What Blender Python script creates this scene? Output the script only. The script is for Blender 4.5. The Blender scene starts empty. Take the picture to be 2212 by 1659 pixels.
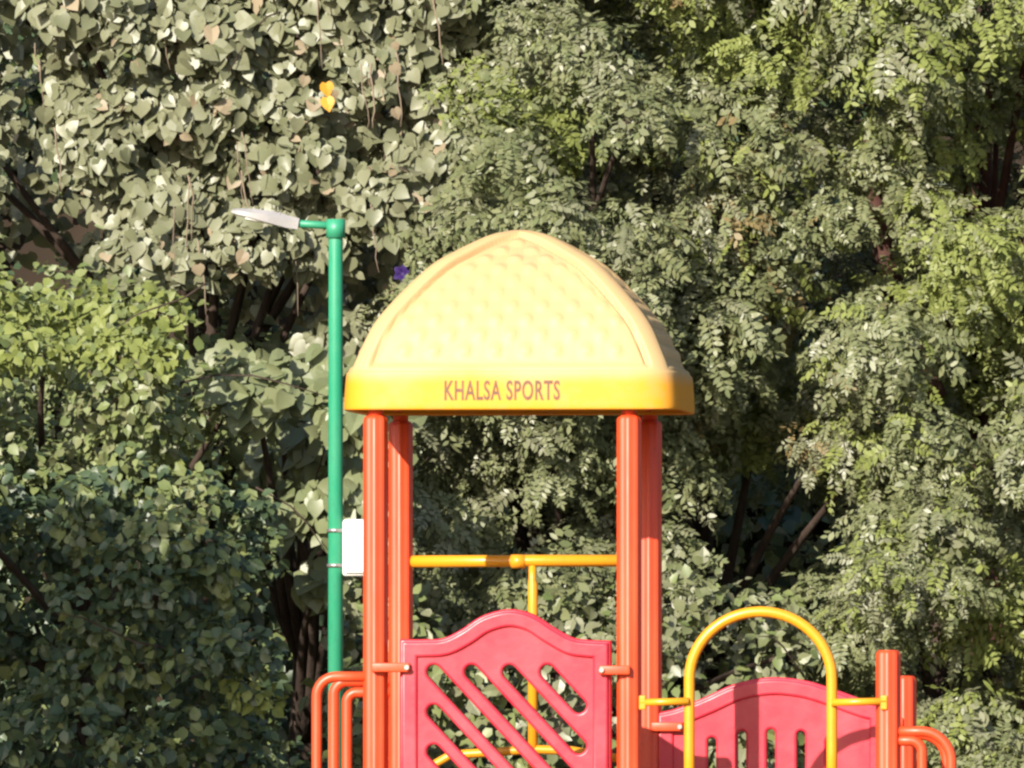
import bpy, bmesh, math, random
import numpy as np
from mathutils import Vector, Matrix
R = math.radians
scene = bpy.context.scene
col = scene.collection
rng = np.random.default_rng(7)
random.seed(7)

# ------------------------------------------------------------------ camera
CAMZ, LENS, DIST = 1.72, 488.2, 60.0
cd = bpy.data.cameras.new('camera'); cam = bpy.data.objects.new('camera', cd); col.objects.link(cam)
PITCH = math.atan((3.181 - CAMZ) / DIST)
cam.location = (0, 0, CAMZ); cam.rotation_euler = (R(90) + PITCH, 0, 0)
cd.lens = LENS; cd.sensor_width = 36; cd.clip_start = 1; cd.clip_end = 3000
scene.camera = cam
# ------------------------------------------------------------------ sky, sun, exposure
SUN_AZ, SUN_EL = R(27), R(24)          # behind the camera, to its left
world = bpy.data.worlds.new('World'); scene.world = world; world.use_nodes = True
nt = world.node_tree
sky = nt.nodes.new('ShaderNodeTexSky'); sky.sky_type = 'NISHITA'; sky.sun_disc = False
sky.sun_elevation = SUN_EL; sky.sun_rotation = math.pi + SUN_AZ
bg = nt.nodes['Background']; bg.inputs[1].default_value = 0.10
nt.links.new(sky.outputs[0], bg.inputs[0])
sl = bpy.data.lights.new('sun', 'SUN'); so = bpy.data.objects.new('sun', sl); col.objects.link(so)
sl.energy = 5.0; sl.angle = R(0.5); sl.color = (1.0, 0.92, 0.80)
SUNV = Vector((-math.sin(SUN_AZ)*math.cos(SUN_EL), -math.cos(SUN_AZ)*math.cos(SUN_EL), math.sin(SUN_EL)))
so.rotation_euler = (-SUNV).to_track_quat('-Z', 'Y').to_euler()
scene.view_settings.view_transform = 'Standard'; scene.view_settings.look = 'None'
scene.view_settings.gamma = 1; scene.view_settings.exposure = 0.95
scene.cycles.filter_width = 2.5
scene.view_settings.use_curve_mapping = False

# ------------------------------------------------------------------ helpers
def at(vx, vy, Y):
    """point of the place at depth Y; vx, vy measured on a 2212 x 1659 print of the photograph"""
    s = (vx-1106)/2212*36/LENS; t = (829.5-vy)/2212*36/LENS
    c, sn = math.cos(PITCH), math.sin(PITCH)
    d = (s, c - t*sn, sn + t*c)
    k = Y/d[1]
    return Vector((d[0]*k, Y, CAMZ + d[2]*k))
def px(Y): return Y*36/LENS/2212           # metres per print pixel at depth Y

def tag(o, label=None, cat=None, group=None, kind=None):
    if label: o['label'] = label
    if cat: o['category'] = cat
    if group: o['group'] = group
    if kind: o['kind'] = kind
    return o
def empty(name, loc, rz=0):
    o = bpy.data.objects.new(name, None); col.objects.link(o)
    o.location = loc; o.rotation_euler = (0, 0, rz); o.empty_display_size = .2
    return o
def obj(name, me, mat=None, parent=None, smooth=False):
    if isinstance(me, bmesh.types.BMesh):
        m = bpy.data.meshes.new(name); me.normal_update(); me.to_mesh(m); me.free(); me = m
    o = bpy.data.objects.new(name, me); col.objects.link(o)
    if mat is not None and not me.materials: me.materials.append(mat)
    if parent is not None: o.parent = parent
    if smooth:
        me.polygons.foreach_set('use_smooth', [True]*len(me.polygons))
    return o
def tube(bm, pts, rad, seg=12, prof=None, caps=True):
    pts = [Vector(p) for p in pts]; n = len(pts)
    rads = rad if isinstance(rad, (list, tuple)) else [rad]*n
    T = [(pts[min(i+1, n-1)]-pts[max(i-1, 0)]).normalized() for i in range(n)]
    up = Vector((0, 0, 1)) if abs(T[0].z) < .9 else Vector((1, 0, 0))
    N = (up - T[0]*up.dot(T[0])).normalized(); rings = []
    for i in range(n):
        N = (N - T[i]*N.dot(T[i])).normalized(); B = T[i].cross(N)
        ring = []
        for k in range(seg):
            a = 2*math.pi*k/seg; r = rads[i]*(prof(a) if prof else 1)
            ring.append(bm.verts.new(pts[i] + (N*math.cos(a)+B*math.sin(a))*r))
        rings.append(ring)
    for i in range(n-1):
        for k in range(seg):
            bm.faces.new((rings[i][k], rings[i][(k+1) % seg], rings[i+1][(k+1) % seg], rings[i+1][k]))
    if caps:
        bm.faces.new(list(reversed(rings[0]))); bm.faces.new(rings[-1])
def box(bm, c, s, bev=0.0, rot=None):
    r = bmesh.ops.create_cube(bm, size=1)
    M = Matrix.Translation(c) @ (rot or Matrix()) @ Matrix.Diagonal((*s, 1))
    bmesh.ops.transform(bm, matrix=M, verts=r['verts'])
    if bev:
        es = list({e for v in r['verts'] for e in v.link_edges})
        bmesh.ops.bevel(bm, geom=es, offset=bev, segments=3, profile=.5, affect='EDGES')
def autosmooth(o, ang=40):
    o.data.polygons.foreach_set('use_smooth', [True]*len(o.data.polygons))
    o.data.set_sharp_from_angle(angle=R(ang))

# ------------------------------------------------------------------ materials
def principled(name, base, rough=.5, spec=.5, metal=0):
    m = bpy.data.materials.new(name); m.use_nodes = True
    b = m.node_tree.nodes['Principled BSDF']
    b.inputs['Base Color'].default_value = (*base, 1); b.inputs['Roughness'].default_value = rough
    b.inputs['Specular IOR Level'].default_value = spec; b.inputs['Metallic'].default_value = metal
    return m, m.node_tree, b
def worn(name, base, worn_col, rough=.4, scale=6., amount=.5, stretch=(1, 1, 1), bump=.0, spec=.5):
    """painted metal or plastic with weathering blotches, fine speckle and uneven gloss"""
    m, t, b = principled(name, base, rough, spec)
    L = t.links.new; nn = t.nodes.new
    tc = nn('ShaderNodeTexCoord'); mp = nn('ShaderNodeMapping'); mp.inputs['Scale'].default_value = stretch
    L(tc.outputs['Object'], mp.inputs[0])
    n1 = nn('ShaderNodeTexNoise'); n1.inputs['Scale'].default_value = scale; n1.inputs['Detail'].default_value = 6
    n1.inputs['Roughness'].default_value = .65; L(mp.outputs[0], n1.inputs[0])
    rp = nn('ShaderNodeValToRGB'); rp.color_ramp.elements[0].position = .42; rp.color_ramp.elements[1].position = .75
    L(n1.outputs[0], rp.inputs[0])
    mu = nn('ShaderNodeMath'); mu.operation = 'MULTIPLY'; mu.inputs[1].default_value = amount; L(rp.outputs[0], mu.inputs[0])
    mx = nn('ShaderNodeMix'); mx.data_type = 'RGBA'
    mx.inputs[6].default_value = (*base, 1); mx.inputs[7].default_value = (*worn_col, 1)
    L(mu.outputs[0], mx.inputs[0])
    n2 = nn('ShaderNodeTexNoise'); n2.inputs['Scale'].default_value = scale*5; n2.inputs['Detail'].default_value = 4
    L(mp.outputs[0], n2.inputs[0])
    mr = nn('ShaderNodeMapRange'); mr.inputs[3].default_value = rough-.1; mr.inputs[4].default_value = rough+.2
    L(n2.outputs[0], mr.inputs[0]); L(mr.outputs[0], b.inputs['Roughness'])
    n3 = nn('ShaderNodeTexNoise'); n3.inputs['Scale'].default_value = scale*9; n3.inputs['Detail'].default_value = 8; n3.inputs['Roughness'].default_value = .75
    L(mp.outputs[0], n3.inputs[0])
    r3 = nn('ShaderNodeMapRange'); r3.inputs[1].default_value = .55; r3.inputs[2].default_value = .70; r3.inputs[4].default_value = .45; L(n3.outputs[0], r3.inputs[0])
    m5 = nn('ShaderNodeMix'); m5.data_type = 'RGBA'; m5.inputs[7].default_value = (*[.45*q+.02 for q in base], 1)
    L(r3.outputs[0], m5.inputs[0]); L(mx.outputs[2], m5.inputs[6]); L(m5.outputs[2], b.inputs['Base Color'])
    if bump:
        bp = nn('ShaderNodeBump'); bp.inputs['Strength'].default_value = bump; bp.inputs['Distance'].default_value = .01
        L(n2.outputs[0], bp.inputs['Height']); L(bp.outputs[0], b.inputs['Normal'])
    return m
def leafmat(name, c0, c1, trans=.22, rough=.5, spec=.35):
    """leaf tissue: every leaf (mesh island or object) takes its own tint between c0 and c1"""
    m, t, b = principled(name, c0, rough, spec)
    L = t.links.new; nn = t.nodes.new
    g = nn('ShaderNodeNewGeometry'); oi = nn('ShaderNodeObjectInfo')
    ad = nn('ShaderNodeMath'); ad.operation = 'ADD'; L(g.outputs['Random Per Island'], ad.inputs[0]); L(oi.outputs['Random'], ad.inputs[1])
    fr = nn('ShaderNodeMath'); fr.operation = 'FRACT'; L(ad.outputs[0], fr.inputs[0])
    tc = nn('ShaderNodeTexCoord'); no = nn('ShaderNodeTexNoise'); no.inputs['Scale'].default_value = 1.3; no.inputs['Detail'].default_value = 3
    L(g.outputs['Position'], no.inputs[0])
    mi = nn('ShaderNodeMix'); mi.data_type = 'FLOAT'; mi.inputs[0].default_value = .45
    L(fr.outputs[0], mi.inputs[2]); L(no.outputs[0], mi.inputs[3])
    mx = nn('ShaderNodeMix'); mx.data_type = 'RGBA'
    mx.inputs[6].default_value = (*c0, 1); mx.inputs[7].default_value = (*c1, 1)
    L(mi.outputs[0], mx.inputs[0]); L(mx.outputs[2], b.inputs['Base Color'])
    tr = nn('ShaderNodeBsdfTranslucent'); L(mx.outputs[2], tr.inputs[0])
    ms = nn('ShaderNodeMixShader'); ms.inputs[0].default_value = trans
    L(b.outputs[0], ms.inputs[1]); L(tr.outputs[0], ms.inputs[2])
    L(ms.outputs[0], t.nodes['Material Output'].inputs[0])
    return m

M = {}
M['orange'] = worn('orange_paint', (.60, .052, .012), (.64, .110, .035), .38, 5, .55, (1, 1, .25))
M['yellow_tube'] = worn('yellow_paint', (.66, .275, .011), (.60, .21, .018), .30, 9, .5)
M['panel'] = worn('pink_red_plastic', (.50, .020, .042), (.56, .065, .085), .33, 4, .65, (1, 1, 1), .08)
M['green_pole'] = worn('green_paint', (.015, .24, .125), (.07, .28, .17), .4, 5, .7, (1, 1, .4))
M['lamp_grey'] = worn('cast_aluminium', (.28, .27, .27), (.38, .355, .345), .4, 12, .6)
M['white_box'] = worn('white_plastic', (.82, .82, .80), (.70, .69, .66), .4, 6, .3)
M['steel'] = principled('bolt_steel', (.35, .33, .31), .4, .5, .8)[0]
M['lens'] = principled('lamp_glass', (.8, .8, .78), .1, .6)[0]
M['letter'] = worn('amber_lettering', (.105, .040, .010), (.20, .075, .015), .5, 14, .7)
M['deck'] = worn('deck_plate', (.20, .07, .045), (.12, .10, .09), .7, 10, .6)
M['bark'] = worn('brown_bark', (.040, .027, .021), (.085, .062, .048), .9, 9, .8, (1, 1, .3), .6, .2)
M['red_bark'] = worn('reddish_bark', (.070, .030, .024), (.13, .075, .060), .9, 9, .8, (1, 1, .3), .6, .2)
M['dry_stem'] = worn('dry_stem', (.22, .17, .125), (.12, .09, .06), .9, 12, .6, (1, 1, 1), 0, .2)
M['purple'] = principled('purple_petal', (.022, .007, .075), .6, .3)[0]
M['heart'] = leafmat('heart_leaf', (.118, .132, .066), (.238, .238, .150), .22, .42, .5)
M['heart_dry'] = leafmat('dry_heart_leaf', (.22, .17, .11), (.33, .27, .18), .2)
M['gold'] = leafmat('golden_leaf', (.62, .27, .02), (.70, .36, .05), .25)
M['pinna'] = leafmat('pinnate_leaf', (.090, .114, .044), (.225, .232, .118), .22, .45, .45)
M['young'] = leafmat('young_leaf', (.140, .172, .040), (.255, .285, .088), .30)
M['tan'] = leafmat('tan_leaf', (.16, .115, .045), (.24, .19, .09), .25)
M['shrub'] = leafmat('shrub_leaf', (.088, .126, .044), (.215, .240, .090), .20, .45, .45)
M['dark'] = leafmat('dark_green_shaded_leaf', (.028, .052, .027), (.082, .115, .053), .18, .42, .5)  # deep green, darkened further to stand for the shade at lower left
M['broad'] = leafmat('broad_leaf', (.118, .146, .062), (.215, .232, .122), .22, .42, .5)

# yellow rotomoulded roof: paler cream dome blending into a more saturated skirt
m, t, b = principled('roof_plastic', (.8, .36, .02), .55, .35)
L = t.links.new; nn = t.nodes.new
tc = nn('ShaderNodeTexCoord'); sp = nn('ShaderNodeSeparateXYZ'); L(tc.outputs['Object'], sp.inputs[0])
no = nn('ShaderNodeTexNoise'); no.inputs['Scale'].default_value = 3.2; no.inputs['Detail'].default_value = 6; L(tc.outputs['Object'], no.inputs[0])
ma = nn('ShaderNodeMath'); ma.operation = 'MULTIPLY_ADD'; ma.inputs[1].default_value = .10; L(no.outputs[0], ma.inputs[0]); L(sp.outputs[2], ma.inputs[2])
mr = nn('ShaderNodeMapRange'); mr.interpolation_type = 'SMOOTHSTEP'
mr.inputs[1].default_value = .15; mr.inputs[2].default_value = .24; L(ma.outputs[0], mr.inputs[0])
mx = nn('ShaderNodeMix'); mx.data_type = 'RGBA'; mx.inputs[6].default_value = (.66, .275, .012, 1); mx.inputs[7].default_value = (.465, .315, .150, 1)
L(mr.outputs[0], mx.inputs[0])
n2 = nn('ShaderNodeTexNoise'); n2.inputs['Scale'].default_value = 5; n2.inputs['Detail'].default_value = 8; n2.inputs['Roughness'].default_value = .7; L(tc.outputs['Object'], n2.inputs[0])
rp = nn('ShaderNodeValToRGB'); rp.color_ramp.elements[0].position = .48; rp.color_ramp.elements[1].position = .72; L(n2.outputs[0], rp.inputs[0])
m3 = nn('ShaderNodeMath'); m3.operation = 'MULTIPLY'; m3.inputs[1].default_value = .42; L(rp.outputs[0], m3.inputs[0])
m4 = nn('ShaderNodeMix'); m4.data_type = 'RGBA'; m4.inputs[7].default_value = (.36, .255, .155, 1)
L(m3.outputs[0], m4.inputs[0]); L(mx.outputs[2], m4.inputs[6]); L(m4.outputs[2], b.inputs['Base Color'])
M['roof'] = m
# earth
m, t, b = principled('earth', (.05, .035, .025), .95, .1)
L = t.links.new; nn = t.nodes.new
no = nn('ShaderNodeTexNoise'); no.inputs['Scale'].default_value = 1.5; no.inputs['Detail'].default_value = 10
g = nn('ShaderNodeNewGeometry'); L(g.outputs['Position'], no.inputs[0])
rp = nn('ShaderNodeValToRGB'); rp.color_ramp.elements[0].color = (.016, .012, .009, 1); rp.color_ramp.elements[1].color = (.05, .036, .025, 1)
L(no.outputs[0], rp.inputs[0]); L(rp.outputs[0], b.inputs['Base Color']); M['earth'] = m
m, t, b = principled('ground', (.15, .11, .07), .95, .1)
L = t.links.new; nn = t.nodes.new
no = nn('ShaderNodeTexNoise'); no.inputs['Scale'].default_value = .6; no.inputs['Detail'].default_value = 10
g = nn('ShaderNodeNewGeometry'); L(g.outputs['Position'], no.inputs[0])
rp = nn('ShaderNodeValToRGB'); rp.color_ramp.elements[0].color = (.07, .08, .03, 1); rp.color_ramp.elements[1].color = (.22, .16, .10, 1)
L(no.outputs[0], rp.inputs[0]); L(rp.outputs[0], b.inputs['Base Color']); M['ground'] = m

# ------------------------------------------------------------------ ground and hillside
bm = bmesh.new(); bmesh.ops.create_grid(bm, x_segments=2, y_segments=2, size=1500)
o = obj('ground', bm, M['ground']); o['kind'] = 'structure'
bm = bmesh.new(); gx, gy = 60, 26; V = []
for j in range(gy+1):
    for i in range(gx+1):
        x = -30 + 60*i/gx; y = 72.4 + 16*j/gy
        z = -.05 + 1.55*(y-72.4)*(1+.10*math.sin(x*.7)+.06*math.sin(x*2.3+y)) + (.25*random.random() if j else 0)
        V.append(bm.verts.new((x, y + .3*math.sin(x*1.7)*(1 if j else 0), z)))
for j in range(gy):
    for i in range(gx):
        a = j*(gx+1)+i
        bm.faces.new((V[a], V[a+1], V[a+gx+2], V[a+gx+1]))
o = obj('hillside', bm, M['earth'], smooth=True); o['kind'] = 'structure'

# ------------------------------------------------------------------ play structure
S = .002
play = empty('play_structure', (-.042, DIST, 0), -R(5.2))
tag(play, 'orange post play structure with yellow domed roof and pink red panels', 'playground')
def lx(vx): return (vx-1085)*S                 # across the front, metres
def lz(vy): return 3.07 + (885-vy)*S           # height at the front plane
def lzr(vy, d=1.1): return CAMZ + (lz(vy)-CAMZ)*(DIST+d)/DIST
def flute(a): return .955 + .045*math.cos(8*a)
def post(x, y, z0, z1):
    bm = bmesh.new()
    tube(bm, [(x, y, z0), (x, y, z1-.02), (x, y, z1-.008), (x, y, z1)], [.054, .054, .050, .040], 48, flute)
    o = obj('post', bm, M['orange'], play); autosmooth(o, 50); return o
for x, y in ((-.55, 0), (.55, 0), (-.55, 1.1), (.55, 1.1)):
    p = post(x, y, 0, 3.045)
    bm = bmesh.new(); tube(bm, [(x, y, 3.03), (x, y, 3.17)], .034, 12)
    obj('spigot', bm, M['orange'], p, True)
post(1.67, 0, 0, lz(1405)); post(1.67, 1.1, 0, lzr(1460))
# roof frame tubes just under the dome
for a, b_ in (((-.55, 0), (.55, 0)), ((-.55, 1.1), (.55, 1.1)), ((-.55, 0), (-.55, 1.1)), ((.55, 0), (.55, 1.1))):
    bm = bmesh.new(); tube(bm, [(*a, 3.105), (*b_, 3.105)], .022, 12); obj('roof_frame', bm, M['orange'], play, True)

# ---- domed roof
def catmull(P, n):
    P = [np.array(p, float) for p in P]; P = [2*P[0]-P[1]] + P + [2*P[-1]-P[-2]]; out = []
    for i in range(1, len(P)-2):
        for k in range(n):
            u = k/n; a, b_, c, d = P[i-1:i+3]
            out.append(.5*((2*b_)+(-a+c)*u+(2*a-5*b_+4*c-d)*u*u+(-a+3*b_-3*c+d)*u**3))
    out.append(P[-2]); return np.array(out)
prof = catmull([(.706, .0), (.712, .02), (.704, .15), (.694, .172), (.672, .232), (.607, .368), (.520, .480), (.372, .630), (.262, .702), (.135, .768), (.045, .793), (.003, .797)], 8)
W, H = prof[:, 0]*1.03, prof[:, 1]
arc = np.concatenate([[0], np.cumsum(np.hypot(np.diff(W), np.diff(H)))])
NU = 190; DY = .575/.727
def smooth(a, b_, x):
    t_ = np.clip((x-a)/(b_-a), 0, 1); return t_*t_*(3-2*t_)
phi = np.linspace(-math.pi/4, math.pi/4, NU+1)[None, :]; n_ = 9.
rho = 1/((np.abs(np.sin(phi))**n_ + np.abs(np.cos(phi))**n_)**(1/n_))
U = np.tan(phi)*np.ones((len(W), 1))
verts, faces = [], []
for k in range(4):
    fx = W[:, None]*rho*np.sin(phi); fy = -W[:, None]*rho*np.cos(phi); fz = H[:, None]*np.ones_like(fx)
    G = np.stack([fx, fy, fz], -1)
    du = np.gradient(G, axis=1); dv = np.gradient(G, axis=0); Nn = np.cross(du, dv); Nn /= np.linalg.norm(Nn, axis=-1, keepdims=True)+1e-9
    e = W[:, None]*(1-np.abs(U)); up = smooth(.16, .25, fz)*smooth(.0, .12, W[:, None])
    sunk = smooth(.070, .079, e)*smooth(.178, .215, fz)*smooth(.03, .10, W[:, None])
    disp = -.020*sunk - .022*np.exp(-((e-.084)/.008)**2)*smooth(.178, .215, fz)*smooth(.06, .14, W[:, None])
    xx = U*W[:, None]; ss = arc[:, None]*np.ones_like(xx)
    row = np.floor(ss/.080); cxs = (np.round(xx/.132 - .5*(row % 2)) + .5*(row % 2))*.132
    dd = np.hypot(xx-cxs, (ss-(row+.5)*.080))
    disp = disp + .013*np.clip(1-(dd/.036)**2, 0, 1)**1.0*smooth(.12, .14, W[:, None]*1-np.abs(cxs))*smooth(.20, .24, fz)*smooth(.07, .12, W[:, None])
    G = G + Nn*disp[..., None]
    a = k*math.pi/2; c, s = math.cos(a), math.sin(a)
    Q = G.copy(); Q[..., 0] = c*G[..., 0]-s*G[..., 1]; Q[..., 1] = (s*G[..., 0]+c*G[..., 1])*DY
    base = len(verts); verts += [tuple(q) for q in Q.reshape(-1, 3)]
    nu = NU+1
    for j in range(len(W)-1):
        for i in range(NU):
            q = base+j*nu+i; faces.append((q, q+1, q+nu+1, q+nu))
me = bpy.data.meshes.new('roof'); me.from_pydata(verts, [], faces)
bm = bmesh.new(); bm.from_mesh(me); bmesh.ops.remove_doubles(bm, verts=bm.verts, dist=.0006); bmesh.ops.recalc_face_normals(bm, faces=bm.faces)
bm.to_mesh(me); bm.free()
roof = obj('roof', me, M['roof'], play, True); roof.location = (.034, .495, 3.068)
sm = roof.modifiers.new('shell', 'SOLIDIFY'); sm.thickness = .02; sm.offset = -1
tag(roof, 'yellow dome with rows of round bumps and embossed skirt')
# lettering moulded on the skirt
def text_mesh(s, w, h, depth, bevel=0):
    cu = bpy.data.curves.new('lettering', 'FONT'); cu.body = s; cu.extrude = depth; cu.bevel_depth = bevel; cu.space_character = 1.10; cu.offset = .018; cu.resolution_u = 4
    t_ = bpy.data.objects.new('tmp', cu); col.objects.link(t_)
    me_ = bpy.data.meshes.new_from_object(t_.evaluated_get(bpy.context.evaluated_depsgraph_get()))
    bpy.data.objects.remove(t_)
    co = np.array([v.co[:] for v in me_.vertices]); lo, hi = co.min(0), co.max(0)
    co[:, 0] = (co[:, 0]-(lo[0]+hi[0])/2)*w/(hi[0]-lo[0]); co[:, 1] = (co[:, 1]-(lo[1]+hi[1])/2)*h/(hi[1]-lo[1])
    me_.vertices.foreach_set('co', co.ravel()); me_.materials.clear(); return me_
tx = obj('lettering', text_mesh('KHALSA SPORTS', .50, .086, .004), M['letter'], roof)
tx.location = (-.027, -.7275*DY-.0005, .084); tx.rotation_euler = (R(90-3.1), 0, 0)

# ---- panels
def curve_mesh(loops, extrude, bevel, res=3):
    cu = bpy.data.curves.new('c', 'CURVE'); cu.dimensions = '2D'; cu.fill_mode = 'BOTH'; cu.extrude = extrude; cu.bevel_depth = bevel; cu.bevel_resolution = res
    for lp in loops:
        s = cu.splines.new('POLY'); s.points.add(len(lp)-1); s.use_cyclic_u = True
        for p, q in zip(s.points, lp): p.co = (q[0], q[1], 0, 1)
    o_ = bpy.data.objects.new('tmp', cu); col.objects.link(o_)
    me_ = bpy.data.meshes.new_from_object(o_.evaluated_get(bpy.context.evaluated_depsgraph_get()))
    bpy.data.objects.remove(o_); me_.materials.clear(); return me_
def stadium(a, b_, r, n=10):
    a, b_ = Vector(a), Vector(b_); d = (b_-a).normalized(); ang = math.atan2(d.y, d.x); out = []
    for k in range(n+1):
        q = ang - math.pi/2 + math.pi*k/n; out.append((b_.x+r*math.cos(q), b_.y+r*math.sin(q)))
    for k in range(n+1):
        q = ang + math.pi/2 + math.pi*k/n; out.append((a.x+r*math.cos(q), a.y+r*math.sin(q)))
    return out
def inset(loop, d):
    """parallel outline d inside: loop is bottom left, bottom right, then the top edge right to left"""
    x0, zb = loop[0]; x1 = loop[1][0]; top = [Vector(p) for p in loop[2:]][::-1]; q = []
    for i in range(len(top)):
        t_ = (top[min(i+1, len(top)-1)]-top[max(i-1, 0)]).normalized(); p = top[i] + Vector((t_.y, -t_.x))*d
        if x0+d+.002 < p.x < x1-d-.002 and (not q or p.x > q[-1][0]+.003): q.append((p.x, p.y))
    q = [(x0+d, q[0][1])] + q + [(x1-d, q[-1][1])]
    return [(x0+d, zb+d), (x1-d, zb+d)] + q[::-1]
def top_outline(pts, bottom, n=8):
    c = catmull(pts, n); x0, x1 = c[0][0], c[-1][0]
    return [(x0, bottom), (x1, bottom)] + [(p[0], p[1]) for p in c[::-1]]
def make_panel(outline, slots, loc, thick, rim_w, rim_up, label):
    pan = obj('panel', curve_mesh([outline]+slots, thick/2-.012, .012), M['panel'], play); autosmooth(pan, 45)
    pan.location = loc; pan.rotation_euler = (R(90), 0, 0); tag(pan, label)
    o1 = inset(outline, .010); o2 = inset(outline, rim_w)
    rim = obj('rim', curve_mesh([o1, o2], thick/2+rim_up-.011, .011), M['panel'], pan); autosmooth(rim, 45)
    return pan
pz = 1.20                                            # deck height, panels hang just above it
def X(v): return lx(v)
out = top_outline([(X(870), lz(1387)), (X(915), lz(1387)), (X(960), lz(1384)), (X(1000), lz(1365)), (X(1045), lz(1336)), (X(1100), lz(1322)),
                   (X(1150), lz(1332)), (X(1195), lz(1360)), (X(1235), lz(1382)), (X(1270), lz(1388)), (X(1316), lz(1390))], pz+.03)
sl_, sw = [], .043
xl, xr, yt, yb = X(938), X(1252), lz(1452), pz+.14
dirv = Vector((1, -1.07)).normalized()
starts = [(X(938+82*k), yt) for k in range(4)] + [(xl, yt-.172*k) for k in range(1, 5)]
for sx, sy in starts:
    if sy < yb+.04: continue
    k = min((xr-sx)/dirv.x, (sy-yb)/-dirv.y)
    if k < .05: continue
    sl_.append(stadium((sx, sy), (sx+dirv.x*k, sy+dirv.y*k), sw))
p1 = make_panel(out, sl_, (0, -.005, 0), .066, .054, .016, 'pink red panel with arched top and slanted slots')
out2 = top_outline([(X(1428), lzr(1545)), (X(1470), lzr(1535)), (X(1530), lzr(1512)), (X(1600), lzr(1482)), (X(1675), lzr(1469)), (X(1750), lzr(1476)), (X(1820), lzr(1497)), (X(1880), lzr(1518)), (X(1925), lzr(1528))], pz+.03)
out2 = [(x-.095, z) for x, z in out2]
sl2 = []
for v, top in ((1545, 1592), (1611, 1578), (1675, 1574), (1741, 1578), (1806, 1592)):
    sl2.append(stadium((X(v)-.095, lzr(top)-.02), (X(v)-.095, pz+.16), .030))
p2 = make_panel(out2, sl2, (0, 1.1, 0), .05, .055, .014, 'pink red arched panel with upright slots behind yellow hoop')
# rear panel of the tower sits low at the left and right sides
# lugs that clamp the panels to the posts
def lug(x0, x1, y, z, par):
    bm = bmesh.new(); box(bm, ((x0+x1)/2, y, z), (abs(x1-x0), .034, .040), .006)
    o = obj('clamp', bm, M['orange'], par); autosmooth(o)
    bm = bmesh.new(); xb = x1-.012*(1 if x1 > x0 else -1); tube(bm, [(xb, y-.017, z), (xb, y-.030, z)], .011, 6); obj('bolt', bm, M['steel'], o)
lug(-.56, lx(888), -.068, lz(1442), play); lug(.56, lx(1298), -.068, lz(1448), play)
lug(.56, .70, 1.05, lzr(1570), play); lug(1.67, 1.58, 1.05, lzr(1560), play)

# ---- yellow hoop guard between tower and low post
xa, xb, zs = lx(1491), lx(1799), lz(1468)
def arc_pts(xc, zc, rx, rz, y, a0=180, a1=0, n=28):
    return [(xc+rx*math.cos(R(a0+(a1-a0)*k/n)), y, zc+rz*math.sin(R(a0+(a1-a0)*k/n))) for k in range(n+1)]
hoop = empty('hoop_guard', (0, 0, 0)); hoop.parent = play
HY = -.02
bm = bmesh.new()
tube(bm, [(xa, HY, 1.24), (xa, HY, 1.6)] + arc_pts((xa+xb)/2, zs, (xb-xa)/2, zs*0+.292, HY) + [(xb, HY, 1.6), (xb, HY, 1.24)], .0235, 16)
hp = obj('hoop', bm, M['yellow_tube'], hoop, True)
for x0, x1 in ((.60, xa), (xb, 1.665)):
    bm = bmesh.new(); tube(bm, [(x0, HY-.03, lz(1518)), (x1, HY-.03, lz(1515))], .016, 12); obj('stay', bm, M['yellow_tube'], hoop, True)
for x in (.612, 1.655):
    bm = bmesh.new(); box(bm, (x, HY-.03, lz(1518)), (.030, .030, .062), .006); obj('lug', bm, M['yellow_tube'], hoop)
# ---- yellow rail between the rear posts with its hanger
rail = empty('rear_rail', (0, 0, 0)); rail.parent = play
zr = lzr(1213); xm = -.0
bm = bmesh.new(); tube(bm, [(-.55, 1.1, zr), (-.06, 1.1, zr+.002), (-.03, 1.1, zr-.004), (.0, 1.1, zr+.003), (.55, 1.1, zr+.003)], .0265, 16); obj('bar', bm, M['yellow_tube'], rail, True)
bm = bmesh.new(); tube(bm, [(-.062, 1.1, zr), (.0, 1.1, zr)], .031, 16); obj('sleeve', bm, M['yellow_tube'], rail, True)
bm = bmesh.new(); tube(bm, [(.032, 1.1, zr), (.032, 1.1, zr-.08), (.034, 1.1, zr-.1), (.034, 1.1, 1.3)], [.016, .017, .022, .022], 16); obj('hanger', bm, M['yellow_tube'], rail, True)
bm = bmesh.new(); tube(bm, [(-.42, 1.1, 1.45), (-.40, 1.1, 1.535), (-.33, 1.1, 1.575), (.03, 1.1, 1.60), (.20, 1.1, 1.595), (.42, 1.1, 1.56)], .020, 12); obj('lower_bar', bm, M['yellow_tube'], rail, True)
# ---- hand rails of the steps at the left and of the climber at the right
def bend(x_post, x_out, z_top, y, r, zlow, tail=None):
    sgn = -1 if x_out < x_post else 1
    pts = [(x_post, y, z_top)]
    cx = x_out - sgn*r
    for k in range(13):
        a = R(90*k/12); pts.append((cx + sgn*r*math.sin(a), y, z_top - r + r*math.cos(a)))
    pts.append((x_out, y, zlow)); 
    if tail: pts.append((x_out+sgn*tail[0], y, tail[1]))
    return pts
def rail_obj(paths, rad=.0215):
    o = None
    for p in paths:
        bm = bmesh.new(); tube(bm, p, rad, 14)
        if o is None: o = obj('handrail', bm, M['orange'], play, True)
        else: obj('inner_tube', bm, M['orange'], o, True)
    return o
rail_obj([bend(-.55, lx(682), lz(1462), 0, .085, .9, (.5, .2))], .0225)
rail_obj([bend(-.55, lx(712)-.10, lzr(1472), 1.1, .06, .9, (.5, .2)), bend(-.55, lx(741)-.10, lzr(1496), 1.1, .045, .9, (.4, .3))], .0235)
rail_obj([bend(1.67, lx(2056), lz(1580), 0, .13, .9, (.5, .2)), bend(1.67, lx(1993), lz(1600), 0, .05, .9, (.5, .2))], .0225)
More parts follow.
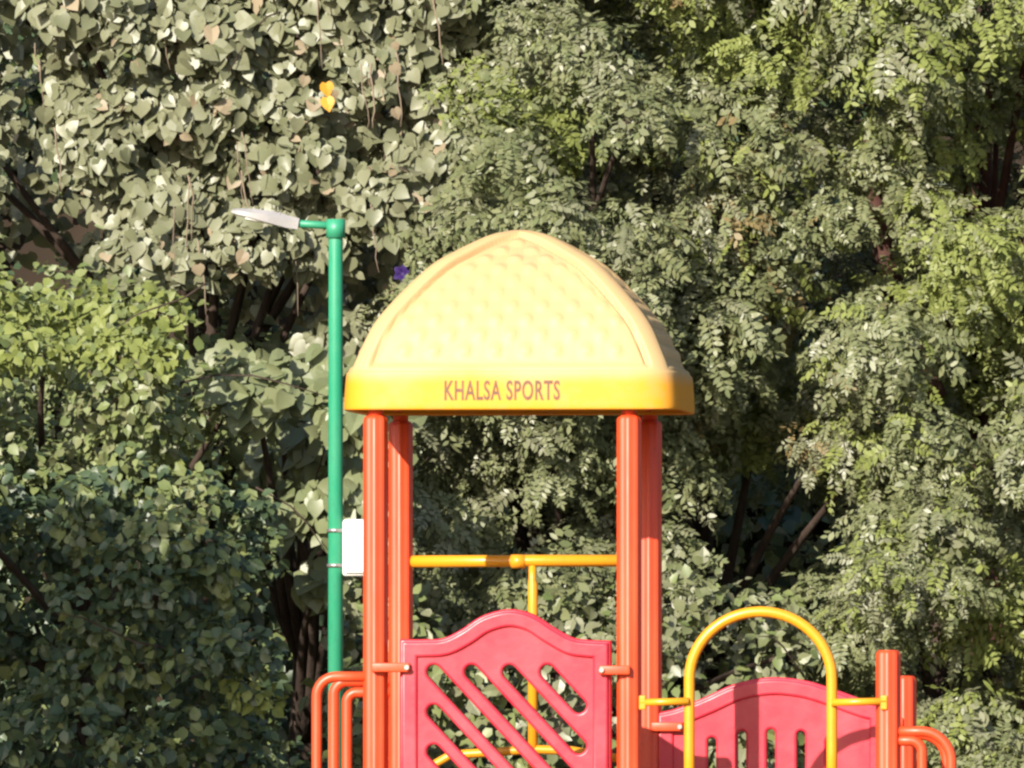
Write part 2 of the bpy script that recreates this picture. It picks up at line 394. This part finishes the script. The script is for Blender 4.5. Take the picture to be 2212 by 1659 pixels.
rail_obj([bend(1.67, lx(2062)-.10, lzr(1588), 1.1, .11, .9, (.5, .2))], .0215)
# decks and steps (below the picture)
for x0, x1 in ((-.50, .50), (.61, 1.62)):
    bm = bmesh.new(); box(bm, ((x0+x1)/2, .55, pz-.03), (x1-x0, 1.0, .06), .006); obj('deck', bm, M['deck'], play)
for k in range(4):
    bm = bmesh.new(); box(bm, (-.73-.22*k, .55, pz-.28-.24*k), (.24, 1.02, .04), .005); obj('step', bm, M['deck'], play)
    bm = bmesh.new(); box(bm, (1.85+.22*k, .55, pz-.28-.24*k), (.24, 1.02, .04), .005); obj('step', bm, M['deck'], play)

# ------------------------------------------------------------------ lamp post
LY = 63.5; ls = px(LY)
base = at(725, 900, LY); lamp = empty('lamp_post', (base.x, LY, 0))
tag(lamp, 'green lamp post with grey lamp head and white box beside the yellow roof', 'lamp post')
ztop = at(725, 478, LY).z; zarm = at(700, 488, LY).z
bm = bmesh.new(); tube(bm, [(0, 0, 0), (0, 0, ztop-.02), (0, 0, ztop-.004), (0, 0, ztop)], [.037, .0325, .031, .024], 20); obj('pole', bm, M['green_pole'], lamp, True)
a0 = Vector((0, 0, zarm)); q = at(625, 482, LY); a1 = Vector((q.x-base.x, 0, q.z))
bm = bmesh.new(); tube(bm, [a0, a0.lerp(a1, .5), a1], .0175, 14); obj('arm', bm, M['green_pole'], lamp, True)
bm = bmesh.new(); tube(bm, [(0, 0, zarm-.055), (0, 0, zarm+.03)], .044, 20); obj('collar', bm, M['green_pole'], lamp, True)
h0 = at(645, 484, LY); h1 = at(500, 457, LY)
hv = Vector((h1.x-h0.x, 0, h1.z-h0.z)); hl = hv.length; ang = math.atan2(hv.z, -hv.x)
head = empty('lamp_head', (h0.x-base.x, 0, h0.z)); head.parent = lamp; head.rotation_euler = (0, ang, 0)
bm = bmesh.new()                                     # tapered cast housing along -x
rings = []
for x, hw, zt, zb in ((0, .028, .026, -.026), (-.05*hl/.3, .034, .030, -.028), (-.12*hl/.3, .060, .036, -.022), (-.2*hl/.3, .066, .030, -.014), (-.27*hl/.3, .058, .020, -.010), (-.30*hl/.3, .036, .010, -.006)):
    rings.append([bm.verts.new(p) for p in ((x, -hw, zb), (x, -hw*1.0, zt*.35), (x, -hw*.6, zt), (x, hw*.6, zt), (x, hw, zt*.35), (x, hw, zb))])
for i in range(len(rings)-1):
    for k in range(6): bm.faces.new((rings[i][k], rings[i][(k+1) % 6], rings[i+1][(k+1) % 6], rings[i+1][k]))
bm.faces.new(rings[0]); bm.faces.new(rings[-1][::-1]); bmesh.ops.recalc_face_normals(bm, faces=bm.faces)
o = obj('housing', bm, M['lamp_grey'], head); autosmooth(o, 30)
bm = bmesh.new(); box(bm, (-.58*hl, 0, -.016), (.40*hl, .096, .016), .004); obj('lens', bm, M['lens'], head)
for k in range(5):
    bm = bmesh.new(); box(bm, (-.30*hl-.03*k, 0, .034), (.006, .07, .010), .001); obj('fin', bm, M['lamp_grey'], head)
c0 = at(740, 1122, LY-.06); c1 = at(795, 1245, LY-.06)
bm = bmesh.new(); box(bm, ((c0.x+c1.x)/2-base.x, -.04, (c0.z+c1.z)/2), (c1.x-c0.x, .09, c0.z-c1.z), .016)
o = obj('junction_box', bm, M['white_box'], lamp); autosmooth(o); tag(o, 'white plastic box strapped to the pole')
bm = bmesh.new(); box(bm, ((c0.x+c1.x)/2-base.x, -.093, (c0.z+c1.z)/2), ((c1.x-c0.x)*.84, .012, (c0.z-c1.z)*.88), .005); autosmooth(obj('lid', bm, M['white_box'], o))
for z in (c0.z-.05, c1.z+.05):
    bm = bmesh.new(); tube(bm, [(0, 0, z-.008), (0, 0, z+.008)], .0405, 20); obj('strap', bm, M['steel'], o, True)

# ------------------------------------------------------------------ leaves
def leaf_heart(w=1., cup=1.):
    v = [(0, -.02, 0), (0, .45, .0), (0, 1.0, -.10)]
    side = [(.24, -.14, .05), (.46, .06, .10), (.50, .34, .09), (.32, .66, .03)]
    V_ = v + [(x*w, y, z*cup) for x, y, z in side] + [(-x*w, y*.96, z*cup*.8) for x, y, z in side]
    F = [(0, 3, 4), (0, 4, 1), (4, 5, 1), (1, 5, 6), (1, 6, 2), (0, 8, 7), (0, 1, 8), (8, 1, 9), (1, 10, 9), (1, 2, 10)]
    return np.array(V_), F
def leaf_ovate(w=.30):
    V_ = [(0, 0, 0), (w, .28, .07), (w*.92, .60, .05), (0, 1, -.08), (-w*.92, .60, .05), (-w, .28, .07), (0, .45, 0)]
    F = [(0, 1, 6), (1, 2, 6), (2, 3, 6), (3, 4, 6), (4, 5, 6), (5, 0, 6)]
    return np.array(V_), F
def leaf_pinnate(pairs=8, w=.115, ll=.25, droop=.35, seed=0):
    r = random.Random(seed); V_, F = [], []
    def add(p, d, nrm, L_, w_):
        d = d.normalized(); s = d.cross(nrm).normalized(); n2 = s.cross(d)
        b0 = len(V_)
        V_.extend([p, p+d*L_*.35+s*w_*L_-n2*.0+n2*.03*L_, p+d*L_*.7+s*w_*.8*L_, p+d*L_, p+d*L_*.7-s*w_*.8*L_, p+d*L_*.35-s*w_*L_+n2*.03*L_])
        F.extend([(b0, b0+1, b0+5), (b0+1, b0+2, b0+4, b0+5), (b0+2, b0+3, b0+4)])
    for k in range(pairs):
        u = .14 + .80*k/(pairs-1) + r.uniform(-.02, .02); p = Vector((0, u, -droop*u*u)); tng = Vector((0, 1, -2*droop*u)).normalized(); nr = Vector((0, -tng.z, tng.y))
        for sg in (-1, 1):
            L_ = ll*(.75+.35*math.sin(math.pi*(k+.8)/(pairs+.6)))*r.uniform(.88, 1.1)
            d = Vector((sg, .42+r.uniform(-.3, .3), 0)); d = Vector((d.x, d.y*tng.y, d.y*tng.z + r.uniform(-.55, .2)))
            add(p, d, nr + Vector((r.uniform(-.6, .6), r.uniform(-.3, .3), 0)), L_, w*1.9)
    p = Vector((0, .96, -droop*.92)); add(p, Vector((0, 1, -2*droop)), Vector((0, 2*droop, 1)), ll*.95, w*1.9)
    # thin rachis
    b0 = len(V_); V_.extend([Vector((-.006, 0, 0)), Vector((.006, 0, 0)), Vector((.004, .97, -droop*.94)), Vector((-.004, .97, -droop*.94)), Vector((.006, .5, -droop*.25)), Vector((-.006, .5, -droop*.25))])
    F.extend([(b0, b0+1, b0+4, b0+5), (b0+5, b0+4, b0+2, b0+3)])
    return np.array([tuple(v) for v in V_]), F
def leaf_sprig(seed, n=13):
    r = random.Random(seed); V_, F = [], []
    for k in range(n):
        u = .1+.85*k/(n-1); p = Vector((r.uniform(-.05, .05), u, -.3*u*u+r.uniform(-.05, .05)))
        d = Vector((r.choice((-1, 1))*r.uniform(.3, 1), r.uniform(-.2, 1), r.uniform(-.7, .3))).normalized()
        nr = Vector((r.uniform(-.6, .6), r.uniform(-.6, .6), 1)); s_ = d.cross(nr).normalized(); L_ = r.uniform(.18, .34); w_ = r.uniform(.17, .30); b0 = len(V_)
        V_.extend([p, p+d*L_*.35+s_*w_*L_, p+d*L_*.7+s_*w_*.85*L_, p+d*L_, p+d*L_*.7-s_*w_*.85*L_, p+d*L_*.35-s_*w_*L_])
        F.extend([(b0, b0+1, b0+5), (b0+1, b0+2, b0+4, b0+5), (b0+2, b0+3, b0+4)])
    return np.array([tuple(v) for v in V_]), F
SPEC = {'heart': [leaf_heart(), leaf_heart(.8, 2.2), leaf_heart(.92, -.6), leaf_heart(1.1, 1.4)], 'ovate': [leaf_ovate(.30), leaf_ovate(.36)], 'pinnate': [leaf_pinnate(8, seed=1), leaf_pinnate(7, seed=2, droop=.2), leaf_pinnate(9, seed=3, droop=.5), leaf_sprig(4), leaf_sprig(5), leaf_sprig(6, 10)]}
LEAFMESH = {}
def leaf_mesh(sp, k, mats):
    key = (sp, k, mats)
    if key not in LEAFMESH:
        V_, F = SPEC[sp][k]
        me_ = bpy.data.meshes.new('leaf'); me_.from_pydata([tuple(v) for v in V_], [], F); me_.materials.append(M[mats]); LEAFMESH[key] = me_
    return LEAFMESH[key]
def norm(a): return a/(np.linalg.norm(a, axis=-1, keepdims=True)+1e-9)
def inpoly(x, y, P):
    c = False; n = len(P)
    for i in range(n):
        x0, y0 = P[i]; x1, y1 = P[(i+1) % n]
        if (y0 > y) != (y1 > y) and x < (x1-x0)*(y-y0)/(y1-y0)+x0: c = not c
    return c
HOLES = [(40, 200, 55, 190), (100, 510, 140, 75), (560, 650, 130, 70), (450, 730, 70, 50), (500, 980, 45, 70), (790, 600, 40, 80), (660, 1570, 60, 90),
         (1010, 1265, 90, 50), (1150, 1120, 80, 55), (1640, 1100, 200, 125), (1800, 610, 45, 90), (1690, 730, 80, 50), (2130, 360, 75, 120), (90, 440, 110, 40), (2010, 1420, 70, 70),
         (1840, 140, 50, 80), (2110, 900, 60, 50), (1925, 460, 22, 80), (1480, 330, 60, 40), (1300, 340, 50, 40), (560, 1290, 50, 30), (1560, 1430, 60, 40), (1700, 440, 50, 40)]
YOUNG_AND_LIT = [(1120, 190, 110), (1610, 40, 150), (2060, 270, 75), (2100, 660, 150), (80, 670, 130), (300, 700, 110), (1580, 910, 100), (375, 905, 35), (2160, 1290, 100), (2190, 60, 70), (340, 1010, 40), (520, 1510, 40), (1560, 960, 60)]  # young growth; the spot in the shaded shrub is sunlight painted as leaf colour
def inhole(x, y, g=0):
    return any(((x-a)/(rx+g))**2+((y-b_)/(ry+g))**2 < 1 for a, b_, rx, ry in HOLES)
def poisson(poly, d, r, holes=True, g=55):
    xs = [p[0] for p in poly]; ys = [p[1] for p in poly]; pts = []
    for _ in range(int(14*(max(xs)-min(xs))*(max(ys)-min(ys))/d/d)):
        x = r.uniform(min(xs), max(xs)); y = r.uniform(min(ys), max(ys))
        if not inpoly(x, y, poly) or (holes and inhole(x, y, g)): continue
        if all((x-a)**2+(y-b_)**2 > d*d for a, b_ in pts): pts.append((x, y))
    return pts
class Leaves:
    def __init__(s): s.c = []; s.b = []; s.t = []; s.n = []; s.s = []; s.k = []; s.m = []; s.f = []
    def add(s, C, B, T, N, sc, k, m, front):
        s.c.append(C); s.b.append(B); s.t.append(T); s.n.append(N); s.s.append(sc); s.k.append(k); s.m.append(m); s.f.append(front)
    def cat(s):
        for a in 'cbtnskmf': setattr(s, a, np.concatenate(getattr(s, a)))
SV = np.array(SUNV)
def clump(LV, sp, C, rad, n, size, mats, probs, r, front=True, flat=1.0):
    """leaves spread through the outer part of one bough's leafy end"""
    u = norm(r.normal(size=(n*2, 3))); keep = u[:, 1] < (.45 if front else .8); u = u[keep][:n]; n = len(u)
    bump = 1 + .22*np.sin(u[:, 0:1]*5+C[0]*9) * np.cos(u[:, 2:3]*6+C[2]*7)
    rr = (r.uniform(.35, 1.0, size=(n, 1))**.55)*bump
    P = np.array(C) + u*rr*np.array(rad)
    out = norm(u/np.array(rad)*np.mean(rad))
    rnd = r.normal(size=(n, 3))
    if sp == 'pinnate':
        T = norm(out*.55 + rnd*.55 + np.array([0.15, -.1, -.35])); N = norm(np.array([-.15, -.55, .75]) + out*.55 + r.normal(size=(n, 3))*.40)
    elif sp == 'heart':
        N = norm(out*.45 + SV*.35 + np.array([0, -.45, .12]) + rnd*.42); T = norm(np.array([0, -.1, -1.0]) + r.normal(size=(n, 3))*.72)
    else:
        N = norm(out*.5 + SV*.25 + np.array([0, -.25, .3]) + rnd*.45); T = norm(out*.4 + np.array([0, -.1, -.5]) + r.normal(size=(n, 3))*.6)
    T = norm(T - N*(T*N).sum(1, keepdims=True)); B = np.cross(T, N)
    sc = size*r.uniform(.6, 1.3, size=n); k = r.integers(0, len(SPEC[sp]), size=n)
    mi = r.choice(len(mats), size=n, p=probs)
    LV.add(P, B, T, N, sc, k, np.array([mats[i] for i in mi], dtype=object), np.full(n, front))
def bake(name, LV, sp, root, n_single):
    """the frontmost leaves become leaf objects of their own, the rest one crown mesh"""
    LV.cat(); N = len(LV.c)
    d = LV.c[:, 1]; sx = LV.c[:, 0]/d*LENS/36*2212+1106; sy = 829.5-((LV.c[:, 2]-CAMZ)/d-math.tan(PITCH))*LENS/36*2212
    inside = (sx > 5) & (sx < 2207) & (sy > 5) & (sy < 1654) & LV.f
    score = np.where(inside, LV.s*(1.0+.25*rng.random(N)) - .12*(d-d.min())*LV.s.mean() + .3*LV.s*(-LV.n[:, 1]), -1e9)
    idx = np.argsort(-score)[:n_single]; idx = idx[score[idx] > -1e8]
    single = np.zeros(N, bool); single[idx] = True
    loc = np.array(root.location)
    for i in idx:
        o = bpy.data.objects.new('leaf', leaf_mesh(sp, int(LV.k[i]), LV.m[i])); col.objects.link(o); o.parent = root
        s = LV.s[i]; mt = Matrix.Identity(4)
        for a in range(3):
            mt[a][0], mt[a][1], mt[a][2], mt[a][3] = LV.b[i][a]*s, LV.t[i][a]*s, LV.n[i][a]*s, LV.c[i][a]-loc[a]
        o.matrix_basis = mt
    mats = sorted(set(LV.m)); AV, LT, LS, MI, VI = [], [], [], [], []; off = 0
    for k, (V_, F) in enumerate(SPEC[sp]):
        sel = np.where((LV.k == k) & ~single)[0]
        if not len(sel): continue
        P = (LV.c[sel][:, None] + LV.s[sel][:, None, None]*(V_[None, :, 0:1]*LV.b[sel][:, None]+V_[None, :, 1:2]*LV.t[sel][:, None]+V_[None, :, 2:3]*LV.n[sel][:, None])) - loc
        AV.append(P.reshape(-1, 3)); nv = len(V_)
        fl = np.concatenate([np.array(f) for f in F]); fc = np.array([len(f) for f in F])
        VI.append((fl[None]+(np.arange(len(sel))*nv)[:, None]+off).ravel()); LT.append(np.tile(fc, len(sel)))
        mi = np.array([mats.index(x) for x in LV.m[sel]]); MI.append(np.repeat(mi, len(F))); off += len(sel)*nv
    AV = np.concatenate(AV); VI = np.concatenate(VI); LT = np.concatenate(LT); MI = np.concatenate(MI)
    me_ = bpy.data.meshes.new(name); me_.vertices.add(len(AV)); me_.vertices.foreach_set('co', AV.ravel().astype(np.float32))
    me_.loops.add(len(VI)); me_.loops.foreach_set('vertex_index', VI.astype(np.int32))
    me_.polygons.add(len(LT)); me_.polygons.foreach_set('loop_start', np.concatenate([[0], np.cumsum(LT)[:-1]]).astype(np.int32))
    for x in mats: me_.materials.append(M[x])
    me_.polygons.foreach_set('material_index', MI.astype(np.int32)); me_.update(calc_edges=True)
    o = obj(name, me_, None, root); o['kind'] = 'stuff'
    return o
def branches(root, centers, base_top, bark, r, nlimb=14, r0=.10):
    """tapered trunk plus limbs reaching into the boughs"""
    loc = Vector(root.location); bm = bmesh.new()
    top = Vector(base_top)-loc; pts = []
    for k in range(9):
        u = k/8; pts.append((top.x*u*u+.05*math.sin(3*u+loc.x), top.y*u+.04*math.sin(5*u), top.z*u))
    tube(bm, pts, [r0*(1-.55*k/8) for k in range(9)], 10); obj('trunk', bm, bark, root, True)
    sel = list(r.permutation(len(centers)))[:nlimb]
    for i in sel:
        c = Vector(centers[i])-loc; u = min(.95, max(.15, .75*c.z/max(top.z, .1)*.9)); k = min(8, int(u*8))
        s0 = Vector(pts[k]); mid = s0.lerp(c, .5)+Vector((r.normal()*.12, .15, .18+r.normal()*.08))
        pp = [s0.lerp(mid, q*.5)*(1-q*.5)+mid.lerp(c, q*.5)*(q*.5) for q in (0, .4, .8, 1.2, 1.6, 2)]
        bm = bmesh.new(); rr = r0*.42*(1-.4*u)
        tube(bm, pp, [rr*(1-.13*q) for q in range(6)], 7); obj('limb', bm, bark, root, True)
def make_tree(name, label, cat, poly, Y, sp, size, crad, nleaf, mats, probs, seed, bark='bark', n_single=300, group=None, back=True, dvar=.8, youngmat=True, step=1.0, lean=0, Yfun=None):
    r = np.random.default_rng(seed); s = px(Y)
    xs = [min(max(p[0], -200), 2400) for p in poly]; ys = [p[1] for p in poly]
    mx_ = (min(xs)+max(xs))/2
    bp = at(mx_, 1659, Y+1.0); root = empty(name, (bp.x, Y+1.0, 0)); tag(root, label, cat, group)
    LV = Leaves(); cen = []
    for x, y in poisson(poly, crad*step, r):
        Yc = Y + r.uniform(-dvar, dvar) + (Yfun(x, y) if Yfun else 0)
        k = r.uniform(.75, 1.3)*crad*s
        mm, pp = mats, probs
        if youngmat:
            for a, b_, q in YOUNG_AND_LIT:
                if (x-a)**2+(y-b_)**2 < q*q: mm, pp = ['young', mats[0]], [.82, .18]
        C = at(x, y, Yc); cen.append(C)
        lsz = r.uniform(.78, 1.3) if sp == 'pinnate' else r.uniform(.9, 1.12)
        if mm is mats and len(mats) > 1 and r.random() < .35:
            i_ = int(r.integers(1, len(mats))); pp = [(.55 if q == i_ else .45/(len(mats)-1)) for q in range(len(mats))] if mats[i_] not in ('heart_dry',) else probs
        clump(LV, sp, C, (k*1.1, k*.9, k*.9), int(nleaf*(k/(crad*s))**2/lsz**1.5), size*s*lsz, mm, pp, r)
    if back:
        for x, y in poisson(poly, crad*1.25, r, False):
            Yc = Y + (3.0 if inhole(x, y, 40) else 1.9) + r.uniform(-.3, .5); k = r.uniform(.9, 1.4)*crad*s
            clump(LV, sp, at(x, y, Yc), (k*1.2, k*.8, k*1.1), int(nleaf*.8), size*s, mats, probs, r, False)
    cy = max(min(ys), -300)*.65+.35*min(max(ys), 1659)
    branches(root, cen, at(mx_+lean, cy, Y+.9), M[bark], r, 16)
    for q in range(3):                              # bare twigs that poke out between the leaves
        c = cen[int(r.integers(0, len(cen)))]; d = Vector((r.normal()*.5, -.12, r.normal()*.35)).normalized()*r.uniform(.3, .6); a = Vector(c)+Vector((0, -.25, 0))-Vector(root.location)
        bm = bmesh.new(); tube(bm, [a+d*u+Vector((0, .05*u, .06*math.sin(3*u+q))) for u in (-.6, -.3, 0, .3, .6)], [.006, .005, .005, .004, .002], 5); obj('twig', bm, M['bark'], root, True)
    bake('crown', LV, sp, root, n_single)
    return root, LV
# --- the trees and shrubs on the slope behind
creeper, LVC = make_tree('creeper_tree', 'tree draped in pale heart-shaped creeper leaves behind the lamp post', 'tree',
    [(-260, -360), (1080, -360), (1050, 100), (1010, 300), (970, 450), (900, 620), (790, 780), (700, 800), (600, 640), (420, 610), (200, 570), (-260, 470)],
    69.5, 'heart', 31, 78, 112, ['heart', 'heart_dry'], [.97, .03], 11, dvar=.35, youngmat=False, step=.95)
make_tree('broad_leaved_sapling', 'sapling with large pale broad leaves growing just behind the green pole', 'tree',
    [(490, 800), (640, 740), (760, 790), (800, 900), (790, 1230), (700, 1290), (640, 1150), (550, 950)],
    68.0, 'heart', 50, 75, 52, ['broad'], [1.], 12, youngmat=False)
make_tree('leafy_shrub', 'sunlit shrub with small yellow green leaves at the left edge', 'shrub',
    [(-300, 600), (80, 600), (340, 660), (560, 690), (560, 900), (500, 1000), (420, 1120), (200, 1150), (-300, 1080)],
    67.0, 'ovate', 28, 75, 140, ['shrub', 'pinna'], [.7, .3], 13)
make_tree('leafy_shrub', 'deep green small leaved shrub at lower left, leaf colour darkened for shade', 'shrub',
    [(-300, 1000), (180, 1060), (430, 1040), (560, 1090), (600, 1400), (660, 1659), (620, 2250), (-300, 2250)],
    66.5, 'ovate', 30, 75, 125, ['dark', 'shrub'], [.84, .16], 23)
make_tree('feathery_tree', 'feathery grey green tree rising directly behind the yellow dome', 'tree',
    [(1050, 60), (1250, 60), (1400, 300), (1450, 600), (1480, 900), (1400, 1300), (860, 1260), (820, 900), (790, 800), (960, 560), (1000, 330)],
    69.0, 'pinnate', 66, 85, 80, ['pinna', 'heart'], [.85, .15], 14)
make_tree('feathery_tree', 'olive feathery tree filling the top between dome and reddish trunk', 'tree',
    [(1050, -360), (1950, -360), (1900, 300), (1850, 700), (1900, 980), (1440, 980), (1430, 500), (1340, 150), (1080, 60)],
    69.4, 'pinnate', 67, 88, 80, ['pinna', 'tan', 'heart', 'young'], [.78, .03, .10, .09], 15)
rt, _ = make_tree('feathery_tree', 'yellow green feathery tree with reddish trunk in the upper right corner', 'tree',
    [(1900, -360), (2560, -360), (2560, 1000), (1900, 960), (1880, 500)],
    69.0, 'pinnate', 67, 88, 80, ['pinna', 'young', 'heart'], [.72, .18, .10], 16, 'red_bark')
make_tree('feathery_tree', 'grey green feathery tree low at right behind the short orange posts', 'tree',
    [(1800, 1000), (2560, 1000), (2560, 2250), (1700, 2250), (1740, 1500)],
    68.6, 'pinnate', 66, 85, 80, ['pinna', 'heart', 'young'], [.74, .18, .08], 17)
make_tree('small_leaved_shrub', 'tangled small leaved shrub seen through and above the pink red panels', 'shrub',
    [(760, 1330), (880, 1200), (960, 1300), (1400, 1270), (1500, 1200), (1700, 1250), (1760, 2250), (620, 2250)],
    68.0, 'ovate', 32, 80, 85, ['heart', 'pinna', 'shrub'], [.5, .3, .2], 18, youngmat=False)
# leafy undergrowth hugging the slope, one mass behind everything
r = np.random.default_rng(31); LV = Leaves()
root = empty('undergrowth', (0, 72.4, 0)); tag(root, 'dim leafy undergrowth covering the slope behind the trees', 'undergrowth', None, 'stuff')
for k in range(560):
    x = r.uniform(-5, 5); y = 72.2+r.uniform(0, 1)*4.6; z = max(.1, 1.55*(y-72.4))+.12
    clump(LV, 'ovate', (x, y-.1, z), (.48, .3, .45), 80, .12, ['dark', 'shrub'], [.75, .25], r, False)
bake('foliage', LV, 'ovate', root, 0)
# reddish trunk in view
loc = Vector(rt.location)
pp = []; rr = []
for k in range(15):
    u = k/14; q = at(2010-125*u-25*math.sin(3*u)+random.uniform(-3, 3), 860-560*u, 69.3+.1*math.sin(4*u)); pp.append(q-loc); rr.append(.078*(1-.62*u)*random.uniform(.88, 1.12))
bm = bmesh.new(); tube(bm, pp, rr, 11, lambda a: 1+.09*math.sin(3*a)+.06*math.sin(7*a)); obj('limb', bm, M['red_bark'], rt, True)
# hanging dry stems, golden leaves and one purple flower on the creeper
loc = Vector(creeper.location); r = np.random.default_rng(5)
for k in range(18):
    x, y = r.uniform(60, 980), r.uniform(-60, 560); Yk = 69.0+r.uniform(-.15, .3); p = []
    for q in range(7):
        p.append(at(x, y, Yk)-loc); x += r.normal()*3.5+2; y += r.uniform(18, 34)
    bm = bmesh.new(); w = r.uniform(.003, .006); tube(bm, p, [w*(1-.08*q) for q in range(7)], 5); obj('stem', bm, M['dry_stem'], creeper, True)
for x, y, s_, mt in ((704, 180, 24, 'gold'), (706, 212, 24, 'gold'), (722, 196, 16, 'heart_dry'), (660, 165, 20, 'heart_dry'), (852, 92, 15, 'heart_dry'), (848, 140, 22, 'heart_dry'), (852, 235, 20, 'heart_dry'), (528, 545, 24, 'heart_dry'), (928, 440, 18, 'heart_dry')):
    o = bpy.data.objects.new('leaf', leaf_mesh('heart', 0, mt)); col.objects.link(o); o.parent = creeper
    o.location = at(x, y, 68.55)-loc; o.rotation_euler = (R(-100+r.normal()*12), R(r.normal()*20), R(180+r.normal()*15)); o.scale = [s_*px(69)*1.3]*3
    if mt == 'gold': o['label'] = 'golden yellow leaf'
bm = bmesh.new(); c = bm.verts.new((0, 0, -.03)); rim = []
for k in range(20):
    a = 2*math.pi*k/20; rr = .040*(1+.22*math.cos(5*a)); rim.append((bm.verts.new((.35*rr*math.cos(a), .35*rr*math.sin(a), -.005)), bm.verts.new((rr*math.cos(a), rr*math.sin(a), .004))))
for k in range(20):
    a, b_ = rim[k], rim[(k+1) % 20]; bm.faces.new((c, a[0], b_[0])); bm.faces.new((a[0], a[1], b_[1], b_[0]))
o = obj('flower', bm, M['purple'], creeper, True); o.location = at(868, 590, 68.4)-loc; o.rotation_euler = (R(80), 0, R(-15)); o['label'] = 'small purple flower'
# unseen tree, implied by the shade, added so its crown darkens the lower-left shrub
r = np.random.default_rng(21)
cc = at(250, 1480, 66.2) + SUNV*9.0
root = empty('unseen_shade_tree', (cc.x-.1, cc.y+.1, 0)); tag(root, 'unseen round crowned tree added at left to shade the dark shrub', 'tree')
LV = Leaves(); cen = []
for k in range(60):
    u = r.normal(size=3); u /= np.linalg.norm(u); q = r.uniform(.1, 1)**.4
    C = cc + Vector((u[0]*.95*q, u[1]*.8*q, u[2]*.62*q)); cen.append(C)
    clump(LV, 'ovate', C, (.34, .34, .28), 240, .095, ['shrub'], [1.], r, False)
branches(root, cen, cc-Vector((0, 0, .3)), M['bark'], r, 16)
bake('crown', LV, 'ovate', root, 0)
